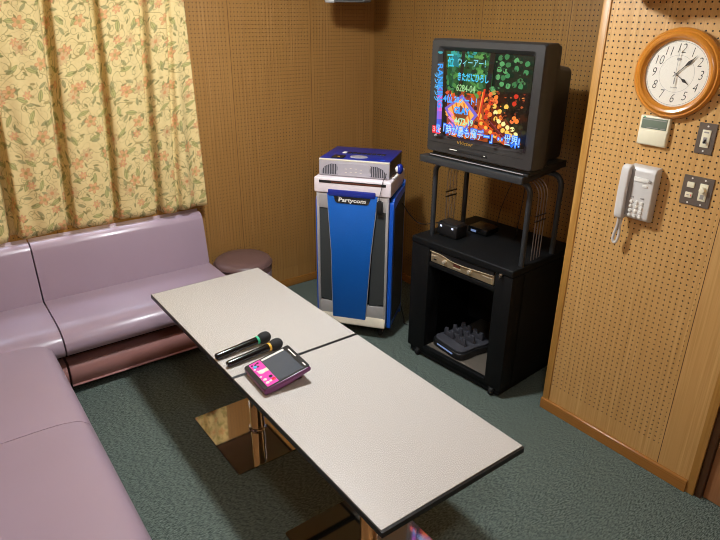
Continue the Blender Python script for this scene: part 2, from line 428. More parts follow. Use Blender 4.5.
def shell():
    T = .1
    struct(MB().box(XL-T, XT+T, YB-T, YW+T, -.08, 0), 'floor', 'carpet', 'dark green grey carpet floor')
    struct(MB().box(XL-T, XT+T, YB-T, YW+T, ZC, ZC+.08), 'ceiling', 'ceiling')
    wx0, wx1, wz0, wz1 = -1.02, .40, .86, 1.95
    ww = MB(); ww.box(XL-T, XT+T, YW, YW+T, 0, wz0).box(XL-T, XT+T, YW, YW+T, wz1, ZC).box(XL-T, wx0, YW, YW+T, wz0, wz1).box(wx1, XT+T, YW, YW+T, wz0, wz1)
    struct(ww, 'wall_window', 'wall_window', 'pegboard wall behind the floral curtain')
    fr = MB()
    for a in ((wx0, wx1, wz0, wz0+.03), (wx0, wx1, wz1-.03, wz1), (wx0, wx0+.03, wz0, wz1), (wx1-.03, wx1, wz0, wz1), (-.33, -.29, wz0, wz1)): fr.box(a[0], a[1], YW+.03, YW+.06, a[2], a[3], .002)
    wf = struct(fr, 'window_1', 'white', 'window hidden behind the floral curtain', 30)
    MB().box(wx0+.02, wx1-.02, YW+.043, YW+.047, wz0+.02, wz1-.02).build('pane', 'glass', wf)
    la = bpy.data.lights.new('daylight', 'AREA'); la.shape = 'RECTANGLE'; la.size = 1.6; la.size_y = 1.3; la.energy = DAY; la.color = (.62, .76, 1.)
    lo = bpy.data.objects.new('daylight', la); COL.objects.link(lo); lo.location = (-.31, YW+.5, 1.45); lo.rotation_euler = (-PI/2, 0, 0)
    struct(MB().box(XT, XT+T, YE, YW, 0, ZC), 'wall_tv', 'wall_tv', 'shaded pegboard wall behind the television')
    struct(MB().box(XC, XT+T, YD, YE, 0, ZC), 'wall_clock', 'wall_clock', 'bright pegboard wall carrying the clock and the phone')
    struct(MB().box(XL-T, XL, YB, YW, 0, ZC), 'wall_left', 'plaster')
    struct(MB().box(XL-T, XT+T, YB-T, YB, 0, ZC), 'wall_back', 'plaster')
    struct(MB().box(XC, XT+T, YB, -2.86, 0, ZC), 'wall_door_side', 'plaster')
    # trims
    struct(MB().box(XC-.006, XC+.001, YE-.034, YE+.004, .061, ZC-.001, .002), 'trim_1', 'wood_trim', 'light wooden corner strip at the edge of the clock wall', 30)
    struct(MB().box(XC-.008, XC+.001, YD-.002, YD+.034, 0, ZC-.001, .002), 'trim_2', 'wood_trim', 'orange wooden strip beside the door', 30)
    prof = [(XC-.017, 0)]+[(XC-.009-.008*math.cos(math.radians(a)), .053+.008*math.sin(math.radians(a))) for a in range(0, 91, 15)]+[(XC+.001, .0612), (XC+.001, 0)]
    struct(MB().prism(prof, YD+.034, YE+.006, 'y'), 'baseboard_clock', 'wood_base', 'wooden baseboard under the clock wall', 30)
    struct(MB().box(XC+.0, XT, YE, YE+.01, 0, .06, .002), 'baseboard_recess', 'wood_base', None, 30)
    struct(MB().box(XL, XT, YW-.012, YW+.001, 0, .062, .003), 'baseboard_window', 'wood_base', None, 30)
    struct(MB().box(XT-.012, XT+.001, YE+.012, YW-.012, 0, .062, .003), 'baseboard_tv', 'wood_base', None, 30)
    # door beyond the clock wall
    d = MB().box(XC+.001, XC+.10, YD-.032, YD-.002, 0, 2.05, .002)
    d.box(XC+.001, XC+.10, -2.86, -2.83, 0, 2.05, .002).box(XC+.001, XC+.10, -2.86, YD-.002, 2.0, 2.05, .002)
    struct(d, 'trim_3', 'door_frame', 'dark door frame at the right edge', 30)
    dr = struct(MB().box(XC+.02, XC+.06, -2.828, YD-.034, .004, 1.998, .002), 'door_1', 'door', 'reddish brown door at the right edge', 30)
    struct(MB().box(XC, XT+T, -2.86, YD, 2.05, ZC), 'wall_above_door', 'plaster')
    h = MB(); h.cyl((XC+.02, -2.74, 1.0), (XC-.03, -2.74, 1.0), .012).cyl((XC-.03, -2.75, 1.0), (XC-.03, -2.63, 1.0), .009)
    h.build('door_handle', 'chrome', dr)
shell()

# ---- curtain
def curtain():
    valley = [(-1.12, .018, .075), (-.86, .018, .07), (-.575, .020, .085), (-.262, .018, .075), (-.005, .016, .075), (.262, .016, .075), (.395, .012, .028)]
    x0, x1, n, m = -1.16, .585, 420, 40
    bm = bmesh.new(); uvl = bm.loops.layers.uv.new('UVMap')
    z0, z1 = .818, ZC-.06
    def prof(x, t):            # t: 0 at the hem, 1 at the top; depth toward the wall at folds
        y = .978 + .008*math.sin(x*23+1.2+.5*t) + .006*math.sin(x*51+2*t)
        for c, w, d in valley:
            cc = c + .075*t + .006*math.sin(5*t+c*9)
            y += d*(.55+.45*(1-t))*math.exp(-((x-cc)/(w*1.25))**4)*1.25
            y -= .014*math.exp(-((x-cc-.05)/.035)**2)
        return min(y, YW-.016)
    rows = []
    for j in range(m+1):
        t = j/m; row = []
        s = 0.; last = None
        for i in range(n+1):
            f = i/n
            xe = x1 - .035*t
            x = x0 + (xe-x0)*f
            y = prof(x, t)
            hem = .006*math.sin(x*14)+.005*math.sin(x*31)
            z = z0 + (z1-z0)*t + hem*(1-t)
            if last is not None: s += math.hypot(x-last[0], y-last[1])
            last = (x, y)
            row.append((bm.verts.new((x, y, z)), s, z))
        rows.append(row)
    for j in range(m):
        for i in range(n):
            q = (rows[j][i], rows[j][i+1], rows[j+1][i+1], rows[j+1][i])
            f = bm.faces.new([a[0] for a in q])
            for l, a in zip(f.loops, q): l[uvl].uv = (a[1], a[2])
    root = thing('curtain', 'cream floral curtain hanging in folds over the sofa back', 'curtain', (0, 0, 0))
    mb = MB(); mb.bm.free(); mb.bm = bm
    o = mb.build('cloth', 'curtain', root, 180)
    so = o.modifiers.new('thick', 'SOLIDIFY'); so.thickness = .002; so.offset = 0
    r = MB().cyl((-1.17, 1.045, z1+.02), (.60, 1.045, z1+.02), .012)
    for x in (-1.0, -.2, .5): r.box(x-.01, x+.01, 1.045, YW, z1+.01, z1+.03)
    tag(r.build('curtain_rail', 'white'), 'white curtain rail above the floral curtain', 'curtain rail')
    return o
curtain()

# ---- sofas.  profile: (depth from wall side, z)
def seat_prof(d0, d1):       # d0 back, d1 front (distances in depth direction)
    s = 1 if d1 > d0 else -1
    L = abs(d1-d0)
    pts = [(0, .275), (0, .405), (.008, .416), (.03, .419), (.10, .420), (L-.20, .418), (L-.10, .411), (L-.045, .394), (L-.012, .364), (L, .325), (L-.010, .290), (L-.045, .266), (L-.15, .262), (.03, .262), (.008, .265)]
    return [(d0+s*a, z) for a, z in pts]
def back_prof(d0, s):
    pts = [(.0, .29), (.0, .74), (.012, .758), (.035, .767), (.060, .762), (.082, .742), (.095, .70), (.125, .50), (.135, .40), (.125, .29), (.115, .275), (.012, .275)]
    return [(d0+s*a, z) for a, z in pts]
def base_prof(d0, d1):
    s = 1 if d1 > d0 else -1; L = abs(d1-d0)
    pts = [(0, .075), (0, .185), (.015, .200), (L-.06, .200), (L-.02, .190), (L, .145), (L-.002, .105), (L-.02, .070), (L-.05, .058), (.015, .058)]
    return [(d0+s*a, z) for a, z in pts]

def sofa_piece(root, x0, x1, axis, dback, s, front, mats_=('mauve', 'base_vinyl')):
    """axis 'x': runs along x, depth in y (s=-1: front toward -y); axis 'y': runs along y, depth in x"""
    fr = dback+s*front
    MB().prism(smooth_poly(seat_prof(dback+s*.06, fr), 5), x0+.002, x1-.002, axis, capbev=.014).build('seat_cushion', mats_[0], root)
    MB().prism(smooth_poly(back_prof(dback, s), 5), x0+.002, x1-.002, axis, capbev=.014).build('backrest', mats_[0], root)
    MB().prism(smooth_poly(base_prof(dback+s*.02, fr-s*.040), 4), x0+.004, x1-.004, axis, capbev=.01).build('base', mats_[1], root)
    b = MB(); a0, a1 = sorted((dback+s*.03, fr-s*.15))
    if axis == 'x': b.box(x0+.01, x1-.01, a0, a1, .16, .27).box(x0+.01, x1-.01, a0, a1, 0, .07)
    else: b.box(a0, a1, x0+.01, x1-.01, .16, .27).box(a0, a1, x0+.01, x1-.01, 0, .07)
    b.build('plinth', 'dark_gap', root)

DB = 1.072
r = thing('sofa', 'mauve vinyl bench sofa under the curtain, its end beside the round stool', 'sofa')
sofa_piece(r, -.503, .545, 'x', DB, -1, .62)
r = thing('corner_sofa', 'mauve vinyl corner sofa section at the far left between two longer sofas', 'sofa')
sofa_piece(r, -1.17, -.507, 'x', DB, -1, .62)
r = thing('sofa', 'long mauve vinyl bench sofa along the left edge, nearest the camera', 'sofa')
sofa_piece(r, -.350, .425, 'y', -1.19, 1, .625)
for c in [x for x in bpy.data.objects if x.parent == r]: pass
fr = -1.19+.625
MB().prism(smooth_poly(seat_prof(-1.13, fr), 5), -2.1, -.352, 'y', capbev=.004).build('seat_cushion', 'mauve', r)
MB().prism(smooth_poly(back_prof(-1.19, 1), 5), -2.1, -.352, 'y', capbev=.014).build('backrest', 'mauve', r)
MB().prism(smooth_poly(base_prof(-1.17, fr-.040), 4), -2.09, -.356, 'y', capbev=.01).build('base', 'base_vinyl', r)
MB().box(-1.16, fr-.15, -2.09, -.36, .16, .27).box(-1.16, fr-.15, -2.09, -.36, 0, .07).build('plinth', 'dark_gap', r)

# ---- round stool
r = thing('stool', 'round brown vinyl stool in front of the pegboard wall beside the sofa', 'stool', (.755, .850, 0))
MB().lathe([(0, .443), (.12, .442), (.175, .436), (.193, .423), (.200, .403), (.199, .365), (.192, .356), (0, .356)], 48).build('seat', 'brown_vinyl', r)
tag(MB().lathe([(0, .355), (.190, .355), (.196, .348), (.190, .20), (.185, .03), (.18, .02), (0, .02)], 48).build('body', 'mauve', r), 'mauve body')
MB().lathe([(.194, .406), (.2035, .4055), (.2045, .403), (.2035, .4005), (.194, .400)], 48).build('piping', 'brown_vinyl', r)
MB().cyl((0, 0, 0), (0, 0, .022), .175, seg=40).build('foot_ring', 'black', r)

# ---- tables
def table():
    r = thing('table', 'x', 'table', (0, 0, 0), 0, 'speckled tables end to end')
    W, L = .652, 1.010
    MB().box(-W/2+.003, W/2-.003, -L/2+.009, L/2-.009, .578, .600, .0008, 1).build('tabletop', 'laminate', r)
    e = MB(); t = bmesh.new()
    out = rrect(-W/2, W/2, -L/2, L/2, .004, 3); inn = rrect(-W/2+.0035, W/2-.0035, -L/2+.0095, L/2-.0095, .002, 3)
    zs = [(inn, .5985), (out, .5965), (out, .576), (inn, .573)]
    rings = [[t.verts.new((x, y, z)) for x, y in pl] for pl, z in zs]; n = len(out)
    for a, b in zip(rings, rings[1:]):
        for i in range(n): t.faces.new((a[i], b[i], b[(i+1) % n], a[(i+1) % n]))
    t.faces.new(rings[-1][::-1]); bmesh.ops.recalc_face_normals(t, faces=t.faces)
    e.add(t); e.build('edge_band', 'black_edge', r)
    MB().box(-W/2+.02, W/2-.02, -L/2+.02, L/2-.02, .5715, .5735).build('underside', 'table_under', r)
    c = MB().cyl((0, 0, .008), (0, 0, .572), .037, seg=40); c.box(-.14, .14, -.14, .14, .558, .573, .003)
    c.build('pedestal', 'chrome', r)
    MB().lathe([(.037, .0082), (.046, .0082), (.047, .012), (.044, .018), (.037, .02)], 40).build('collar', 'steel_dark', r)
    b = MB(); b.prism(rrect(-.24, .24, -.268, .268, .012, 4), 0, .008, 'z', bev=.0015, seg=1)
    b.build('base_plate', 'steel_dark', r)
    return r
t1 = table()
t1.location = (.262, -.213, 0)
t1['label'] = 'speckled table farther from the camera, its far end near the round stool'
t2 = copy_tree(t1); t2.location = (.262, -1.2240, 0)
t2['label'] = 'speckled table nearest the camera, under the pink touch remote'
for tt, dx, dy in ((t1, -.06, -.155), (t2, -.06, -.105)):
    for c in [o for o in bpy.data.objects if o.parent == tt]:
        if c.name.split('.')[0] in ('pedestal', 'collar', 'base_plate'): c.location = (dx, dy, 0)

# ---- microphones
def mic(loc, rz, ring, label):
    r = thing('microphone', label, 'microphone', loc, rz, 'wireless microphones on the table')
    R = TX((0, 0, 0), (0, -math.radians(2.6), 0)) @ TX((0, 0, 0), (0, PI/2, 0))
    MB().lathe([(0, 0), (.010, 0), (.0145, .004), (.0155, .012), (.0155, .09), (.0165, .15), (.0175, .205), (.016, .216), (0, .216)], 28, M=R).build('body', 'black_gloss', r)
    MB().lathe([(.0165, .206), (.0195, .208), (.0195, .217), (.0165, .219)], 28, M=R).build('ring', ring, r)['label'] = ring+' ring'
    MB().lathe([(0, .219), (.0170, .219), (.0225, .226), (.0265, .238), (.0270, .254), (.0235, .268), (.015, .277), (0, .280)], 28, M=R).build('head', 'foam', r)
    MB().box(.13, .155, -.004, .004, .020, .0255, .0015).build('switch', 'black', r)
    return r
mic((-.060, -.548, .600+.0163), math.radians(3), 'green', 'black microphone with a green ring, farther from the pink remote')
mic((-.046, -.634, .600+.0163), math.radians(3), 'yellow', 'black microphone with a yellow ring beside the pink remote')

# ---- touch remote
def remote():
    r = thing('touch_remote', 'pink and purple touch remote with dark screen standing tilted on the near table', 'remote', (-.010, -.818, .600), math.radians(-3))
    tilt = TX((0, 0, .020), (0, -math.radians(11.5), 0))
    Lx, Hy = .216, .103
    # shell: side profile in x,z
    b = MB(); b.prism([(-.002, -.012), (0, .006), (.012, .012), (Lx-.012, .012), (Lx, .004), (Lx-.004, -.010), (.10, -.020), (.03, -.018)], -Hy, Hy, 'y', bev=.004, M=tilt)
    b.build('shell', 'purple', r)
    MB().prism(rrect(.0, Lx-.001, -Hy+.003, Hy-.003, .01, 4), .0105, .0135, 'z', bev=.001, seg=1, M=tilt).build('bezel', 'black', r)
    z = .0137
    p = MB(); p.prism(rrect(.019, .072, -Hy+.010, Hy-.010, .004, 3), z-.001, z, 'z', M=tilt)
    p.build('button_panel', 'pink', r)
    s = MB(); s.prism(rrect(.074, .186, -Hy+.012, Hy-.028, .002, 2), z-.001, z, 'z', M=tilt)
    s.build('screen', 'slate', r)
    MB().prism([(.076, Hy-.026), (.184, Hy-.026), (.184, Hy-.013), (.076, Hy-.013)], z-.001, z+.0001, 'z', M=tilt).build('title_strip', 'white', r)
    for y0, y1 in ((-.085, -.06), (.0, .07)): MB().box(.198, .203, y0, y1, z-.001, z+.0002, M=tilt).build('side_lettering', 'white', r)
    for x, y, rad, mt in ((.033, .060, .010, 'cyan'), (.026, .078, .005, 'black'), (.040, .073, .006, 'black'), (.052, .078, .006, 'black'), (.044, .055, .006, 'black'),
                          (.024, .045, .006, 'white'), (.040, .012, .016, 'white'), (.028, -.045, .009, 'white'), (.028, -.070, .009, 'white'), (.044, -.068, .007, 'white'),
                          (.056, -.042, .009, 'black'), (.058, -.066, .010, 'red'), (.022, -.018, .006, 'white'), (.028, .026, .005, 'white')):
        MB().cyl((x+.003, y, z-.001), (x+.003, y, z+.002), rad*.9, seg=20, M=tilt, bev=.0006).build('button', mt, r)
    MB().box(.054, .072, .000, .024, z-.0005, z+.0015, .001, M=tilt).build('button', 'ivory', r)
    MB().prism([(.11, 0), (.19, 0), (.185, .006), (.165, .040), (.13, .034)], -.06, .06, 'y').build('stand', 'black', r)
    return r
remote()

# ---- machine in the corner
def machine():
    r = thing('karaoke_machine', 'blue and silver karaoke machine on casters in the corner behind the table', 'karaoke machine', (1.053, .341, 0), math.atan2(-.373, .285))
    W, D = .469, .40
    b = MB(); b.box(0, W, .012, D, .105, .983, .012, 3); b.build('cabinet', 'black_matt', r)
    # silver front frame with two openings for the grilles
    f = MB()
    f.box(0, .018, -.012, .02, .12, .983, .005); f.box(W-.018, W, -.012, .02, .12, .983, .005)
    f.box(.015, W-.015, -.008, .02, .885, .983, .004)
    f.box(.0, W, -.010, .02, .118, .235, .005)
    f.build('front_frame', 'silver', r)
    s = MB(); s.prism([(-.008, .086), (-.034, .092), (-.036, .100), (-.024, .124), (-.008, .158), (.06, .158), (.06, .086)], .003, W-.003, 'x', bev=.003); s.build('foot_trim', 'silver_bright', r)
    for (pl) in ([(.018, .885), (.092, .885), (.118, .225), (.018, .255)], [(W-.018, .885), (W-.092, .885), (W-.118, .225), (W-.018, .255)]):
        MB().prism(pl, -.001, .012, 'y').build('speaker_grille', 'mesh_dark', r)
    p = MB(); p.prism([(.074, .985), (.398, .985), (.360, .60), (.330, .115), (.106, .115), (.098, .60)], -.020, .004, 'y', bev=.003); p.build('front_panel', 'blue', r)
    e = MB(); e.tube([(.073, -.015, .98), (.097, -.015, .60), (.105, -.015, .118)], .003, 6).tube([(.399, -.015, .98), (.361, -.015, .60), (.331, -.015, .118)], .003, 6)
    e.build('panel_edging', 'silver', r)
    c = MB(); c.box(.080, .386, -.024, .01, .972, 1.012, .006, 2); c.build('panel_cap', 'blue_dark', r)
    l = MB(); l.prism([(.118, .972), (.356, .972), (.346, .940), (.332, .930), (.142, .930), (.128, .940)], -.0235, -.015, 'y', mi=0)
    l.text('Partycom', .046, TX((.237, -.0240, .951), (PI/2, 0, 0), (1.0, .78, 1)), 1, bold=.0012, shear=.1)
    l.build('name_badge', ['black_gloss', 'white'], r)
    t = MB(); t.box(-.012, W+.012, -.016, .38, .986, 1.082, .008, 3); t.build('top_unit', 'pale', r)
    sl = MB(); sl.box(.022, W-.02, -.0185, .0, 1.050, 1.067, .001); sl.box(.10, W-.05, -.0190, .0, 1.053, 1.061, mi=1); sl.build('card_slot', ['black', 'slot_red'], r)
    # side flaps: rounded blue frame with dark inner panel
    for x, sx in ((W+.004, 1), (.016, -1)):
        g = MB(); g.prism(smooth_poly([(.0, .12), (-.003, .50), (.0, .90), (.02, .955), (.06, .975), (.30, .985), (.33, .95), (.33, .12), (.30, .092), (.27, .09), (.05, .09), (.015, .092)], 4), x, x+sx*.026, 'x', bev=.003)
        fl = g.build('side_flap', 'blue_flap', r)
        MB().prism([(.030, .13), (.026, .50), (.032, .905), (.30, .945), (.30, .14)], x+sx*.024, x+sx*.029, 'x').build('grille', 'mesh_dark', fl)
    ad = MB(); ad.box(.396, .432, -.034, -.008, .886, .958, .003).box(.404, .424, -.028, -.012, .955, .966, .002); ad.build('adapter', 'black', r)
    u = MB(); u.box(.03, W-.03, .03, D-.03, .065, .108); u.build('undercarriage', 'black', r)
    for x in (.05, W-.045):
        for y in (.05, D-.05):
            q = MB(); q.cyl((x-.011, y, .034), (x+.011, y, .034), .034, seg=24, bev=.004).box(x-.018, x+.018, y-.012, y+.02, .045, .075, .003).cyl((x-.013, y, .034), (x+.013, y, .034), .012, mi=1)
            q.build('caster', ['rubber', 'silver'], r)
    return r
mc = machine()
def on_machine(x, y, z):
    a = math.atan2(-.373, .285); return (1.053+x*math.cos(a)-y*math.sin(a), .341+x*math.sin(a)+y*math.cos(a), z)

def amplifier():
    a = math.atan2(-.373, .285)
    r = thing('tabletop_amplifier', 'blue and silver tabletop amplifier with side grilles on top of the karaoke machine', 'amplifier', on_machine(.005, .036, 1.0825), a)
    W, D, H = .452, .36, .104
    b = MB(); b.box(.004, W-.004, .006, D, .006, H, .006, 3); b.build('case', 'black', r)
    f = MB(); f.box(0, W, -.004, .012, .003, H, .006, 3); f.build('front', 'silver_dev', r)
    MB().prism([(-.002, H-.012), (-.006, H-.002), (0, H+.003), (.02, H+.003), (.02, H-.012)], .002, W-.002, 'x').build('front_rim', 'silver_bright', r)
    t = MB(); t.box(.002, W-.002, .010, D+.002, H-.004, H+.006, .003); t.build('top_cover', 'blue_dark', r)
    for x0, x1, sgn in ((.020, .122, 1), (.330, .432, -1)):
        g = MB()
        out = [(x0, .012), (x1, .012), (x1, .078), (x0+.06, .078), (x0+.02, .060), (x0, .034)] if sgn > 0 else [(x1, .012), (x0, .012), (x0, .078), (x1-.06, .078), (x1-.02, .060), (x1, .034)]
        g.prism(out, -.0052, -.003, 'y', mi=0)
        k = 9
        for i in range(k):
            x = x0+.006+(x1-x0-.012)*i/(k-1)
            d = (x-x0) if sgn > 0 else (x1-x); zt = min(.077, .034+d*1.25 if d < .02 else .057+(d-.02)*.5)
            g.box(x-.0016, x+.0016, -.0075, -.0045, .013, zt, mi=1)
        g.build('speaker_grille', ['grille', 'silver_dev'], r)
    ft = MB(); ft.prism(smooth_poly([(.130, .012), (.322, .012), (.326, .05), (.318, .084), (.134, .084), (.126, .05)], 3), -.0065, -.003, 'y', bev=.001, seg=1)
    for i in range(4):
        for zz in (.050, .028): ft.box(.170+.032*i, .184+.032*i, -.0072, -.006, zz+.004*(1.5-abs(i-1.5)), zz+.003+.004*(1.5-abs(i-1.5)), mi=1)
    ft.build('fascia', ['silver_dev', 'silver_bright'], r)
    z = H+.006
    tp = MB(); tp.lathe([(0, .003), (.050, .003), (.055, .0)], 36, M=TX((.235, .085, z), sc=(1.05, .72, 1))); tp.build('disc_emblem', 'silver_dev', r)
    st = MB(); st.box(.072, .150, .015, .095, z-.001, z+.004, .002).cyl((.115, .045, z+.004), (.115, .045, z+.005), .008, mi=1); st.build('control_pad', ['black', 'yellow'], r)
    for i in range(9):
        x = .10+.032*i
        MB().box(x, x+.026, .165, .205, z-.001, z+.003, .002).build('button', 'white' if i == 0 else 'black', r)
    MB().box(.385, .41, .03, .045, z-.001, z+.002, .001).build('button', 'blue_flap', r)
    return r
amplifier()
def handheld():
    a = math.atan2(-.373, .285)
    r = thing('handheld_microphone', 'small blue and white handheld hooked at the right side of the tabletop amplifier', 'microphone', on_machine(.472, .07, 1.0835), a)
    pts = spline([(-.004, 0, .006), (.012, 0, .012), (.024, 0, .026), (.032, 0, .044)], 5)
    MB().tube(pts, [.005+.004*i/len(pts) for i in range(len(pts))], 12).build('handle', 'white', r)
    MB().ball((.040, 0, .066), .024, (.9, 1, 1.35)).build('head', 'blue_dark', r)
    MB().ball((.027, -.012, .066), .015, (.8, .8, 1.3)).build('grille_patch', 'white', r)
    return r
handheld()

# ---- rack
RA = math.atan2(-.715, .055)
def on_rack(x, y, z):
    return (1.366+x*math.cos(RA)-y*math.sin(RA), -.22+x*math.sin(RA)+y*math.cos(RA), z)
def rack():
    r = thing('media_rack', 'black rack on casters carrying the television beside the clock wall', 'rack', on_rack(0, 0, 0), RA)
    W, D = .730, .600
    MB().box(0, W, 0, D, .752, .795, .008, 3).build('top_board', 'rack', r)
    for x0, x1 in ((0, .140), (.618, W)):
        MB().box(x0, x1, .004, .12, .056, .753, .005, 2).build('front_stile', 'rack', r)
    for x0, x1 in ((.0, .022), (W-.022, W)):
        MB().box(x0, x1, .10, D-.004, .056, .753, .003).build('side_panel', 'rack', r)
    MB().box(.02, W-.02, D-.02, D-.004, .056, .753).build('back_panel', 'black_matt', r)
    MB().box(.135, .625, .006, .09, .7475, .753).build('top_rail', 'rack', r)
    MB().box(.138, .620, .010, D-.02, .636, .662, .004).build('shelf', 'rack', r)
    b = MB(); b.box(.138, .620, .030, D-.02, .068, .086, .002, mi=1).box(0, W, .004, D-.004, .050, .070, .004, mi=0).box(.138, .62, .0, .032, .062, .088, .005); b.build('bottom_board', ['rack', 'rack_floor'], r)
    lk = MB(); lk.cyl((.660, .005, .752), (.660, -.010, .752), .011, seg=20, bev=.002).box(.657, .663, -.018, -.008, .735, .755, .001).build('lock_knob', 'chrome', r)
    MB().box(.02, W-.012, .012, D-.02, .016, .050, .004).build('base_frame', 'rack', r)
    for x in (.09, W-.06):
        for y in (.015, D-.06):
            q = MB(); q.cyl((x-.011, y, .026), (x+.011, y, .026), .026, seg=22, bev=.004).box(x-.016, x+.016, y-.012, y+.016, .03, .052, .002); q.build('caster', 'rubber', r)
    # two bent tube hoops carrying the shelf
    def hoop(y, x0, x1, zt, rc=.075):
        pts = [(x0, y, .790), (x0, y, 1.0)]
        for i in range(9):
            t = PI-PI/2*i/8; pts.append((x0+rc+rc*math.cos(t), y, zt-rc+rc*math.sin(t)))
        for i in range(9):
            t = PI/2-PI/2*i/8; pts.append((x1-rc+rc*math.cos(t), y, zt-rc+rc*math.sin(t)))
        pts += [(x1, y, 1.0), (x1, y, .790)]
        return pts
    for y in (.100, .385):
        MB().tube(hoop(y, .070, .708, 1.236, .058), .0145, 14).build('hoop_post', 'post', r)
    for i in range(4):
        MB().tube(hoop(.200+.026*i, .080, .698, 1.230, .085), .0026, 6).build('rod_hoop', 'wire', r)
    for x in (.080, .698):
        for z in (1.045, 1.015): MB().box(x-.004, x+.004, .190, .288, z-.003, z+.003).build('rod_clip', 'wire_dark', r)
    MB().prism([(.026, .006), (.032, 0), (.712, 0), (.718, .006), (.650, .46), (.080, .46)], 1.249, 1.287, 'z', bev=.005).build('upper_shelf', 'post', r)
    return r
rack()

def amp():
    r = thing('rack_amplifier', 'champagne coloured amplifier with two knobs in the top bay of the rack', 'amplifier', on_rack(.376, .010, .6627), RA)
    w = .229
    MB().box(-w+.004, w-.004, .022, .40, .004, .082, .002).build('case', 'black', r)
    MB().box(-w, w, .006, .024, .004, .080, .003).build('front', 'champagne', r)
    # dark upper lip dips to a wave
    top = [(-w, .084)]+[(w, .084)]
    wave = []
    for i in range(25):
        t = i/24; x = w-2*w*t
        u = x/w
        zz = .052+.022*(1/(1+math.exp((u+.45)*11))) - .0 + (.012*(max(0, u-.1))/.9)
        wave.append((x, zz))
    MB().prism(top+wave, -.002, .008, 'y').build('upper_lip', 'black', r)
    MB().tube([(x, -.001, z-.002) for x, z in wave], .0026, 6).build('trim_line', 'champagne_hi', r)
    for x, z in ((-.118, .034), (.068, .034)):
        k = MB(); k.cyl((x, .008, z), (x, -.014, z), .013, .011, seg=24, bev=.002); k.build('knob', 'champagne_hi', r)
    MB().box(-.055, -.005, .003, .008, .026, .046, .001).build('display', 'slot_red', r)
    for x0, x1, z in ((-.225, -.185, .042), (-.058, -.002, .016), (.150, .215, .036)): MB().box(x0, x1, .0035, .008, z, z+.006).build('marking', 'champagne_hi', r)
    MB().box(-.205, -.185, .0035, .008, .022, .03).build('socket', 'black', r)
    for x in (-.19, .19):
        for y in (.06, .34): MB().cyl((x, y, 0), (x, y, .006), .014).build('foot', 'rubber', r)
amp()

def dock():
    r = thing('charging_dock', 'black microphone charging dock with a row of white lights on the rack floor', 'charging dock', on_rack(.297, .185, .0865), RA+math.radians(-9))
    o = smooth_poly([(-.13, -.125), (0, -.140), (.13, -.125), (.135, 0), (.13, .13), (0, .135), (-.13, .13), (-.135, 0)], 4)
    t = MB()
    t.prism(o, 0, .045, 'z', bev=.008, seg=3); t.build('body', 'black', r)
    t = MB(); t.prism([(x*.92, y*.92) for x, y in o], .044, .060, 'z', bev=.006); t.build('upper_deck', 'grille', r)
    for i, y in enumerate((-.055, .015, .085)):
        for x in (-.06, .05):
            m = MB(); m.prism([(-.045, .056), (.045, .056), (.040, .110), (.018, .113), (.012, .090), (-.012, .090), (-.018, .113), (-.040, .110)], y-.007, y+.007, 'y', bev=.002, M=TX((x, 0, 0)))
            m.build('cradle', 'grille', r)
    l = MB(); l.box(-.07, .075, -.143, -.128, .024, .034, .003, M=TX((0, -.002, 0))); l.build('light_window', 'led_blue', r)
    for i in range(9):
        MB().ball((-.09+.021*i, -.118+.0006*(i-4)**2, .052), .0035, (1.2, 1, .7), seg=10).build('indicator_light', 'led_white', r)
dock()
def small_boxes():
    r = thing('receiver', 'small black box with two white dots on the rack beside the front post', 'receiver', on_rack(.085, .125, .7955), RA)
    MB().box(0, .150, 0, .10, .003, .078, .008, 3).build('case', 'black', r)
    MB().prism([(.0, .076), (.150, .076), (.137, .088), (.013, .088)], .012, .09, 'y', bev=.003).build('lid', 'black', r)
    for x in (.030, .118): MB().box(x-.007, x+.007, -.003, .004, .056, .068, .002).build('white_dot', 'led_white', r)
    r = thing('set_top_box', 'flat black box with a lit display behind the receiver on the rack', 'set-top box', on_rack(.180, .300, .7955), RA+math.radians(3))
    MB().box(0, .135, 0, .13, .004, .042, .005, 2).build('case', 'black_gloss', r)
    MB().box(.022, .06, -.0015, .003, .012, .026, .001).build('display', 'led_blue', r)
    for x in (.02, .115):
        for y in (.02, .11): MB().cyl((x, y, 0), (x, y, .005), .008).build('foot', 'rubber', r)
small_boxes()

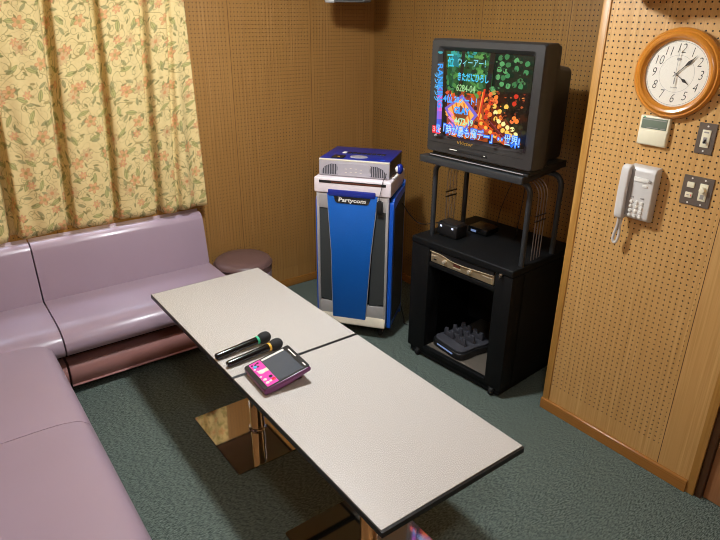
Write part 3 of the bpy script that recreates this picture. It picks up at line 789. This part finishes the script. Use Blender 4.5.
# ---- television
def tv():
    r = thing('television', 'black tube television showing a bright orange and green picture on the rack', 'television', on_rack(.066, .012, 1.287), RA)
    W, H0, H1 = .692, .030, .612
    # front bezel: frame built around the screen opening
    sx0, sx1, sz0, sz1 = .068, .622, .130, .558
    f = MB(); t = bmesh.new()
    rings = []
    for (a0, a1, b0, b1, rr, y) in ((.0, W, H0, H1, .012, .10), (.0, W, H0, H1, .012, .014), (.008, W-.008, H0+.006, H1-.008, .012, .0), (sx0-.018, sx1+.018, sz0-.016, sz1+.018, .014, .0), (sx0, sx1, sz0, sz1, .016, .022), (sx0, sx1, sz0, sz1, .016, .05)):
        rings.append([t.verts.new((x, y, z)) for x, z in rrect(a0, a1, b0, b1, rr, 5)])
    n = len(rings[0])
    for a, b in zip(rings, rings[1:]):
        for i in range(n): t.faces.new((a[i], a[(i+1) % n], b[(i+1) % n], b[i]))
    t.faces.new(rings[-1]); bmesh.ops.recalc_face_normals(t, faces=t.faces); f.add(t)
    f.build('bezel', 'tv', r)
    # rear cabinet and tube hump
    b = MB(); t = bmesh.new(); rings = []
    for (a0, a1, b0, b1, rr, y) in ((.006, W-.006, H0+.004, H1-.006, .012, .098), (.010, W-.010, H0+.004, H1-.010, .014, .140), (.055, W-.055, H0+.004, H1-.10, .03, .215), (.075, W-.075, H0+.004, H1-.12, .03, .36), (.16, W-.16, H0+.03, H1-.20, .04, .45)):
        rings.append([t.verts.new((x, y, z)) for x, z in rrect(a0, a1, b0, b1, rr, 5)])
    for a, c in zip(rings, rings[1:]):
        for i in range(n): t.faces.new((a[i], a[(i+1) % n], c[(i+1) % n], c[i]))
    t.faces.new(rings[0]); t.faces.new(rings[-1]); bmesh.ops.recalc_face_normals(t, faces=t.faces); b.add(t)
    b.build('rear_cabinet', 'tv_dark', r)
    s = MB(); s.box(.03, W-.03, .022, .36, .0, H0+.006, .004).box(.02, W-.025, .006, .03, .002, .016, .003); s.build('foot_stand', 'tv_dark', r)
    MB().box(.03, W-.05, .003, .008, .010, .0135).build('foot_silver_line', 'silver', r)  # silver line along the bottom rim of the stand
    l = MB(); l.box(.02, W-.06, -.001, .004, .0845, .0870); l.build('panel_groove', 'tv_dark', r)
    d = MB(); d.box(.16, .42, -.0015, .004, .052, .070, .001); d.build('control_flap', 'tv_dark', r)
    for x0, x1 in ((.172, .222), (.40, .41)): MB().box(x0, x1, -.0022, .003, .059, .0635).build('control_marking', 'white', r)
    b = MB(); b.text('Victor', .044, TX((.278, -.0012, .105), (PI/2, 0, 0), (.78, .60, 1)), 0, shear=.25, bold=.0006)
    b.prism([(.216, .112), (.222, .112), (.227, .102), (.240, .116), (.230, .098), (.225, .098)], -.0012, -.0005, 'y'); b.build('maker_badge', 'gold', r)
    screen(r, sx0, sx1, sz0, sz1)
    return r

def screen(r, x0, x1, z0, z1):
    mats_ = []; idx = {}
    def em(rgb, st=1.25):
        if rgb not in idx:
            idx[rgb] = len(mats_); mats_.append(emit('screen_%d_%d_%d' % rgb, rgb, st))
        return idx[rgb]
    mb = MB(); W, H = x1-x0, z1-z0
    Y0 = .0200
    lay = [0]
    def uv(px, py):      # a place in the picture -> u, v
        u = ((px-148)+(py-108)*.087)/337.; u = u*(1.0+.0*u)
        v = (py-108-14*u)/(300+33*u); return u, v
    def P(px, py, k):
        u, v = uv(px, py); u = min(max(u, .0), 1.); v = min(max(v, 0.), 1.)
        return (x0+u*W, Y0-.00012*k, z1-v*H)
    def shape(pts, rgb):
        lay[0] += 1
        mb.poly([P(a, b, lay[0]) for a, b in pts], em(rgb))
    def blob(px, py, rx, ry, rgb, rot=0., n=10, jag=.15):
        a = []
        for i in range(n):
            t = 2*PI*i/n; q = 1+random.uniform(-jag, jag)
            dx, dy = rx*q*math.cos(t), ry*q*math.sin(t)
            a.append((px+dx*math.cos(rot)-dy*math.sin(rot), py+dx*math.sin(rot)+dy*math.cos(rot)))
        shape(a, rgb)
    def bar(ax, ay, bx, by, w, rgb):
        d = Vector((bx-ax, by-ay)).normalized(); nx, ny = -d.y*w/2, d.x*w/2
        shape([(ax+nx, ay+ny), (bx+nx, by+ny), (bx-nx, by-ny), (ax-nx, ay-ny)], rgb)
    def txt(s, px, py, size, rgb, rot=0., bold=.0, sx=1.):
        lay[0] += 1
        u, v = uv(px, py); m = em(rgb)
        M = Matrix.Translation((x0+u*W, Y0-.00012*lay[0], z1-v*H)) @ Euler((PI/2, -rot, 0)).to_matrix().to_4x4() @ Matrix.Diagonal((sx, 1, 1, 1))
        mb.text(s, size, M, m, bold=bold)
    # glass face of the tube
    mb.poly([(x0-.004, Y0+.0003, z0-.004), (x1+.004, Y0+.0003, z0-.004), (x1+.004, Y0+.0003, z1+.004), (x0-.004, Y0+.0003, z1+.004)], em((10, 9, 8)))
    shape([(150, 112), (482, 126), (442, 452), (124, 404)], (22, 18, 14))
    shape([(160, 112), (345, 119), (335, 262), (162, 245)], (40, 72, 40))
    shape([(162, 245), (335, 262), (322, 436), (156, 412)], (150, 66, 28))
    shape([(345, 119), (482, 126), (474, 250), (340, 250)], (26, 34, 24))
    shape([(335, 300), (360, 300), (445, 440), (330, 436)], (90, 36, 20))
    R = random.Random(3)
    for i in range(130):          # foliage
        x = R.uniform(165, 330); y = R.uniform(112, 265)
        if 225 < x < 245 and y < 230: continue
        g = R.choice([(40, 82, 40), (66, 122, 58), (84, 140, 70), (30, 56, 32), (52, 100, 62), (24, 40, 24)])
        blob(x, y, R.uniform(4, 11), R.uniform(5, 14), g, R.uniform(0, 3), 7, .4)
    shape([(190, 112), (219, 113), (217, 168), (190, 160)], (26, 108, 116))
    for i in range(14): blob(R.uniform(195, 300), R.uniform(113, 130), R.uniform(4, 10), R.uniform(3, 7), R.choice([(40, 130, 130), (50, 150, 140), (60, 128, 90)]), 0, 7, .3)
    bar(238, 112, 216, 290, 13, (30, 26, 22)); bar(348, 118, 322, 290, 18, (28, 22, 18))
    for (x, y) in ((375, 132), (397, 128), (430, 140), (466, 150), (380, 152), (402, 155), (371, 172), (393, 177), (431, 168), (462, 180), (385, 200), (400, 192), (380, 222), (402, 228), (425, 222), (444, 208), (446, 228), (366, 198), (348, 240)):
        blob(x, y, 9, 10, R.choice([(62, 128, 78), (84, 150, 92), (56, 112, 66)]), .3, 8, .15)
    for i in range(85):          # lower orange clutter
        x = R.uniform(165, 330); y = R.uniform(255, 420)
        blob(x, y, R.uniform(5, 15), R.uniform(4, 10), R.choice([(196, 74, 22), (226, 112, 30), (150, 40, 20), (240, 160, 60), (110, 30, 20), (60, 24, 16)]), R.uniform(0, 3), 6, .3)
    shape([(238, 262), (298, 335), (222, 425), (165, 312)], (116, 98, 190))
    shape([(236, 276), (284, 336), (224, 408), (178, 314)], (238, 168, 84))
    for k in range(5): bar(196+16*k, 300+6*k*.4-14*(k % 2), 214+13*k, 372-4*k, 5, (206, 92, 30))
    for k in range(4): bar(182, 322+22*k, 200+4*k, 340+22*k, 9, (225, 130, 180))
    shape([(232, 300), (262, 336), (226, 372), (204, 330)], (120, 60, 30))
    bar(325, 240, 300, 352, 7, (214, 60, 30)); bar(318, 250, 300, 340, 3, (255, 150, 60))
    shape([(302, 350), (318, 350), (412, 436), (396, 440), (298, 372)], (196, 70, 24))
    for k in range(5): blob(312+17*k, 364+15*k, 7, 7, (255, 176, 70), .7, 8, .1)
    bar(330, 340, 408, 425, 4, (120, 40, 60))
    for (x, y, c) in ((347, 258, 0), (360, 252, 3), (352, 278, 0), (366, 285, 0), (340, 302, 2), (333, 322, 1), (345, 330, 2), (331, 340, 1), (362, 300, 4), (380, 318, 4), (366, 322, 5), (404, 300, 4), (366, 345, 4),
                      (378, 352, 5), (394, 362, 5), (409, 374, 5), (425, 380, 5), (437, 398, 5), (392, 385, 4), (408, 392, 4), (420, 402, 4), (380, 372, 2), (432, 340, 2), (425, 352, 0), (440, 350, 2), (438, 262, 1), (432, 288, 1), (368, 268, 2), (350, 290, 1), (386, 340, 2)):
        blob(x, y, 8, 9, [(228, 112, 60), (196, 50, 30), (236, 122, 50), (168, 150, 70), (244, 190, 84), (238, 226, 150)][c], .3, 9, .12)
    blob(400, 335, 12, 8, (30, 18, 14)); blob(409, 318, 8, 10, (26, 18, 14))
    # side band
    for k in range(8):
        c = [(70, 60, 60), (60, 90, 110), (56, 116, 150), (120, 90, 160), (190, 84, 180), (206, 90, 190), (150, 90, 200), (70, 80, 190)][k]
        y0_, y1_ = 150+29*k, 150+29*(k+1)
        shape([(146-y0_*.06+9, y0_), (176-y0_*.06, y0_), (176-y1_*.06, y1_), (146-y1_*.06+9, y1_)], c)
    for i in range(90):          # small lights of the picture
        x = R.uniform(325, 470); y = R.uniform(245, 430)
        blob(x, y, R.uniform(2, 6), R.uniform(2, 5), R.choice([(30, 20, 16), (40, 24, 18), (120, 50, 26), (170, 80, 40), (60, 40, 30), (24, 30, 22), (206, 130, 60)]), 0, 6, .3)
    for i in range(40):
        x = R.uniform(345, 475); y = R.uniform(125, 245)
        blob(x, y, R.uniform(2, 6), R.uniform(2, 6), R.choice([(40, 70, 46), (30, 40, 30), (24, 24, 20), (70, 110, 70)]), 0, 6, .3)
    txt('RANKING', 158, 232, .050, (50, 150, 236), -PI/2+.06, .0014, 1.0)
    txt('ランキング', 142, 235, .030, (90, 190, 250), -PI/2+.06, .0006)
    txt('―――', 148, 345, .05, (60, 110, 230), -PI/2+.06, .0006)
    blob(163, 116, 12, 4, (60, 150, 160)); bar(192, 124, 216, 124, 4, (90, 220, 240))
    txt('位', 205, 150, .050, (40, 190, 214), 0, .0012, .9)
    txt('ウィーアー！', 291, 152, .042, (120, 196, 206), 0, .0004, .80)
    txt('きただにひろし', 290, 203, .043, (70, 190, 228), 0, .0012, .66)
    txt('6284-04', 263, 240, .046, (142, 190, 130), 0, .0008, .80)
    txt('4位', 192, 278, .042, (70, 160, 255), 0, .0016)
    txt('20ノート！', 268, 284, .040, (80, 176, 255), 0, .0012, .84)
    txt('GLAY', 246, 320, .044, (60, 160, 255), 0, .0022, .92)
    txt('4472-19', 254, 360, .044, (170, 226, 180), 0, .0010, .84)
    shape([(124, 374), (159, 379), (157, 408), (122, 402)], (226, 30, 50))
    txt('３位', 141, 391, .034, (255, 170, 170), 0, .001)
    txt('!?「時が最も輝デー」･･世界!', 301, 407, .056, (40, 110, 226), 0, .0052, .74)
    txt('!?「時が最も輝デー」･･世界!', 301, 407, .056, (160, 212, 255), 0, .0004, .74)
    mb.build('screen', mats_, r, 0)
tv()

# ---- wall speaker in the corner and one above the clock
def speaker(loc, rz, label):
    r = thing('wall_speaker', label, 'speaker', loc, rz)
    MB().prism([(-.12, 0), (.12, 0), (.15, .10), (.11, .20), (-.11, .20), (-.15, .10)], 0, .22, 'z', bev=.01, seg=3).build('cabinet', 'speaker', r)
    MB().box(-.112, .112, -.012, .004, .01, .21, .004).build('grille', 'mesh_dark', r)
    c = MB(); c.prism([(-.122, -.014), (-.065, -.014), (-.065, .06), (-.110, .06)], -.004, .02, 'z', bev=.003).cyl((-.095, .015, -.006), (-.095, .015, -.003), .012, mi=1)
    c.build('corner_cap', ['phone_dark', 'black'], r)
    b = MB(); b.cyl((0, .11, .20), (0, .11, ZC-loc[2]-.008), .016).box(-.05, .05, .06, .16, ZC-loc[2]-.012, ZC-loc[2], .002); b.build('bracket', 'black', r)
speaker((1.42, .55, 2.078), math.radians(-45), 'grey speaker hanging from the ceiling above the karaoke machine')
speaker((1.33, -1.36, 2.092), math.radians(-90), 'grey speaker hanging from the ceiling above the clock')

# ---- things on the clock wall: local x to the right, z up, y into the wall
def on_clock(y, z): return (XC, y, z)
RW = -PI/2
def clock():
    r = thing('wall_clock', 'round wooden wall clock with white face showing seven past four', 'clock', on_clock(-1.505, 1.806), RW)
    F = TX(rot=(PI/2, 0, 0))     # lathe axis toward the room (-y)
    MB().lathe([(.125, .004), (.150, .002), (.166, .006), (.172, .016), (.171, .026), (.163, .034), (.157, .033), (.153, .038), (.146, .041), (.138, .038), (.133, .030), (.127, .026), (.125, .020)], 96, M=F).build('frame', 'clock_wood', r)
    f = MB(); f.lathe([(0, .018), (.128, .018), (.128, .003), (0, .003)], 72, M=F)
    y = -.0183
    for i in range(1, 13):
        a = math.radians(30*i)
        f.text(str(i), .048, TX((.094*math.sin(a), y, .094*math.cos(a)), (PI/2, 0, 0), (.82, 1.05, 1)), 1, shear=.22, bold=-.0006)
    def ringm(rad, w, mi):
        n = 72; pin = [(rad*math.cos(2*PI*i/n), rad*math.sin(2*PI*i/n)) for i in range(n)]
        for i in range(n):
            (ax, az), (bx, bz) = pin[i], pin[(i+1) % n]; q = (rad-w)/rad
            f.poly([(ax, y, az), (bx, y, bz), (bx*q, y, bz*q), (ax*q, y, az*q)], mi)
    ringm(.120, .0012, 2); ringm(.070, .0009, 2)
    for i in range(60):
        a = 2*PI*i/60; L = .118 if i % 5 else .115
        M = TX(rot=(0, a, 0)); f.box(-.0004, .0004, y-.0001, y+.001, L, .1222, mi=2, M=M)
    f.lathe([(0, .0003), (.010, .0003)], 20, 2, M=TX((0, y, .055), (PI/2, 0, 0), (1, .55, 1)))
    f.text('QUARTZ', .007, TX((0, y, -.052), (PI/2, 0, 0)), 1)
    f.build('face', ['clock_face', 'ink', 'grey_ink'], r)
    def hand(name, ang, L, w, tail, y, mt):
        M = TX(rot=(0, ang, 0)); h = MB()
        h.prism([(-.0012, -tail), (.0012, -tail), (.0012, L*.42), (w, L*.62), (.0014, L*.80), (.0003, L), (-.0003, L), (-.0014, L*.80), (-w, L*.62), (-.0012, L*.42)], y-.0015, y, 'y', M=M)
        h.build(name, mt, r)
    hand('hour_hand', math.radians(123.5), .068, .0062, .012, -.0205, 'ink')
    hand('minute_hand', math.radians(44), .100, .0060, .014, -.0225, 'ink')
    s = MB(); s.box(-.0005, .0005, -.0252, -.0245, -.02, .098).box(-.0022, .0022, -.0252, -.0245, -.038, -.014).cyl((0, -.018, 0), (0, -.0265, 0), .004); s.build('second_hand', 'grey_ink', r)
    MB().lathe([(0, .0285), (.1315, .0285)], 72, M=F).build('glass', 'glass', r)
clock()
def thermostat():
    r = thing('air_controller', 'ivory air-conditioner controller with grey display below the clock', 'controller', on_clock(-1.457, 1.575), RW)
    MB().box(-.063, .063, -.019, .0, -.060, .060, .004, 3).build('case', 'ivory', r)
    MB().box(-.054, .054, -.0205, -.018, .008, .052, .001).build('display', 'lcd', r)
    d = MB(); d.box(-.05, .05, -.0212, -.0203, .044, .047).box(-.03, .02, -.0212, -.0203, .012, .014).box(.03, .05, -.0212, -.0203, .012, .014); d.build('display_segment', 'grey_ink', r)
    MB().box(-.060, .060, -.0215, -.0185, -.056, .002, .002).build('flap', 'ivory', r)
    MB().box(-.048, -.042, -.0205, -.0185, .053, .057).build('indicator', 'green', r)
thermostat()
def screws(r, pts):
    for x, z in pts:
        MB().cyl((x, -.004, z), (x, -.0056, z), .0035, seg=14).build('screw', 'white', r)
def switch1():
    r = thing('light_switch', 'narrow grey switch plate with one toggle to the right of the ivory controller', 'switch', on_clock(-1.665, 1.575), RW)
    MB().prism(rrect(-.035, .035, -.060, .060, .002, 2), -.0045, 0, 'y', bev=.001, seg=1).build('plate', 'plate', r)
    MB().box(-.0165, .0165, -.008, -.003, -.034, .034, .0015).build('insert', 'ivory', r)
    MB().prism([(-.0075, -.018), (.0075, -.018), (.0075, .006), (-.0075, .006)], -.0082, -.0078, 'y').build('slot', 'phone_dark', r)
    MB().cyl((0, -.007, -.004), (.003, -.021, -.014), .0035, .0042, seg=14, bev=.001).build('toggle', 'black', r)
    MB().box(-.009, .009, -.0084, -.0078, .022, .028).build('marking', 'grey_ink', r)
    screws(r, ((0, .048), (0, -.048)))
switch1()
def switch2():
    r = thing('switch_panel', 'square grey switch plate with a round dimmer knob to the right of the phone', 'switch', on_clock(-1.677, 1.365), RW)
    MB().prism(rrect(-.060, .060, -.060, .060, .002, 2), -.0045, 0, 'y', bev=.001, seg=1).build('plate', 'plate', r)
    MB().box(-.041, -.012, -.009, -.003, .012, .034, .0015).build('button', 'ivory', r)
    b = MB().box(-.041, -.012, -.009, -.003, -.030, -.008, .0015).build('button', 'ivory', r)
    MB().box(-.018, -.0145, -.0096, -.0085, -.023, -.014).build('red_mark', 'red', b)
    MB().box(-.034, -.022, -.0096, -.0085, -.020, -.017).build('marking', 'grey_ink', b)
    MB().box(.010, .042, -.008, -.003, -.034, .036, .0015).build('dimmer_insert', 'ivory', r)
    k = MB().cyl((.026, -.007, .012), (.026, -.024, .012), .0125, .011, seg=28, bev=.0015).build('dimmer_knob', 'ivory', r)
    MB().box(.019, .033, -.0086, -.0078, -.026, -.008).build('marking', 'grey_ink', r)
    screws(r, ((-.026, .05), (.026, .05), (-.026, -.05), (.026, -.05)))
switch2()
def phone():
    r = thing('wall_phone', 'pale grey push-button wall phone with its handset on the left', 'telephone', on_clock(-1.354, 1.310), RW)
    # local: x 0..0.165, z -.118..+.118
    MB().prism([(-.042, -.112), (-.050, -.100), (-.053, .10), (-.044, .116), (-.004, .120), (0, .112), (0, -.118), (-.01, -.120)], .046, .170, 'x', bev=.005, seg=3).build('body', 'phone', r)
    MB().box(.056, .080, -.055, -.030, -.10, .105, .004).build('cradle', 'phone_dark', r)
    h = MB()
    prof = smooth_poly([(-.040, .118), (-.062, .116), (-.072, .100), (-.074, .06), (-.076, .0), (-.074, -.06), (-.072, -.100), (-.062, -.118), (-.038, -.119), (-.036, -.085), (-.050, -.06), (-.054, 0), (-.050, .06), (-.036, .085)], 4)
    h.prism(prof, .028, .066, 'x', capbev=.006, M=TX((0, -.004, 0))); h.build('handset', 'phone', r)
    MB().box(.082, .146, -.0568, -.050, .056, .074, .001).build('name_strip', 'white', r)
    MB().cyl((.153, -.045, .064), (.153, -.059, .064), .006, seg=16, bev=.001).build('button', 'phone_dark', r)
    MB().box(.122, .146, -.0556, -.050, .036, .046, .001).build('marking', 'white', r)
    for x in (.082, .128): MB().box(x-.004, x+.012, -.0546, -.048, -.016, -.011, .001).build('button', 'phone_dark', r)
    for i in range(4):
        for j in range(3):
            MB().cyl((.087+.024*j, -.045, -.034-.020*i), (.087+.024*j, -.0575, -.034-.020*i), .0078, .0068, seg=18, bev=.0015).build('key', 'white', r)
    pts = spline([(.044, -.056, -.112), (.046, -.056, -.135), (.042, -.052, -.165), (.033, -.048, -.200), (.030, -.046, -.225), (.036, -.045, -.240), (.047, -.043, -.234), (.052, -.042, -.210), (.051, -.042, -.178), (.050, -.042, -.150), (.054, -.04, -.116)], 10)
    MB().tube(pts, .0062, 10).build('cord', 'phone', r)
phone()

# ---- cables
def cable(label, pts, rad=.003, mt='black', name='cable'):
    tag(MB().tube(spline(pts, 8), rad, 8).build(name, mt), label, 'cable')
cable('black cable sagging from the karaoke machine to the rack', [on_machine(.506, .20, .90), on_machine(.56, .25, .80), (1.66, .02, .74), on_rack(-.04, .30, .80), on_rack(0, .32, .815), on_rack(.04, .34, .8005), on_rack(.07, .36, .7995)], .0035)
cable('thin black cable from the tabletop amplifier down to the black adapter', [on_machine(.44, .026, 1.125), on_machine(.436, .000, 1.10), on_machine(.432, -.020, 1.092), on_machine(.426, -.026, 1.05), on_machine(.416, -.028, 1.0), on_machine(.413, -.022, .9685)], .0018)
cable('thin dark cable hanging slantwise from the upper shelf to the flat black box', [on_rack(.42, .435, 1.244), on_rack(.36, .435, 1.10), on_rack(.30, .45, .95), on_rack(.26, .48, .835)], .0022)
cable('thin dark cable hanging almost straight behind the rack', [on_rack(.46, .44, 1.244), on_rack(.45, .44, 1.05), on_rack(.43, .44, .800)], .0028)
cable('black cable lying on the carpet beside the karaoke machine', [on_machine(.512, .28, .12), on_machine(.53, .30, .02), on_machine(.56, .24, .004), (1.66, -.06, .004), (1.72, -.18, .004)], .004)

# ---- ceiling lamp
for (lx, ly), lab, mt in (((.38, -.50), 'round ceiling lamp above the far table', 'lamp'), ((-.45, -2.6), 'round ceiling lamp at the near end of the room', 'lamp_near')):
    r = thing('ceiling_light', lab, 'ceiling light', (lx, ly, ZC), 0, 'ceiling lamps')
    MB().lathe([(0, 0), (.17, 0), (.175, -.02), (.15, -.03), (0, -.03)], 40).build('mount', 'white', r)
    k = .76 if mt == 'lamp' else 1.
    MB().lathe([(.10*k, -.03), (.108*k, -.06), (.10*k, -.085), (.07*k, -.10), (0, -.105)], 40).build('diffuser', mt, r)

# ------------------------------------------------------------------ world, camera
w = bpy.data.worlds.new('world'); SC.world = w; w.use_nodes = True
w.node_tree.nodes['Background'].inputs[0].default_value = (.9, .95, 1, 1); w.node_tree.nodes['Background'].inputs[1].default_value = .3
cam = bpy.data.cameras.new('camera'); co = bpy.data.objects.new('camera', cam); COL.objects.link(co)
R2 = Vector((0.80189633, -0.59739612, 0.00895281)); U2 = Vector((0.22872184, 0.320792, 0.9191185)); D2 = Vector((0.55194982, 0.73499005, -0.39387947))
m = Matrix((R2, U2, -D2)).transposed().to_4x4(); m.translation = (-.9182, -2.7442, 2.0143)
co.matrix_world = m
cam.sensor_width = 36; cam.lens = 598.68/720*36; cam.clip_start = .02
SC.camera = co
SC.cycles.filter_width = 1.0
vs = SC.view_settings; vs.view_transform = 'Standard'; vs.look = 'None'; vs.gamma = 1; vs.exposure = 0.; vs.use_curve_mapping = False
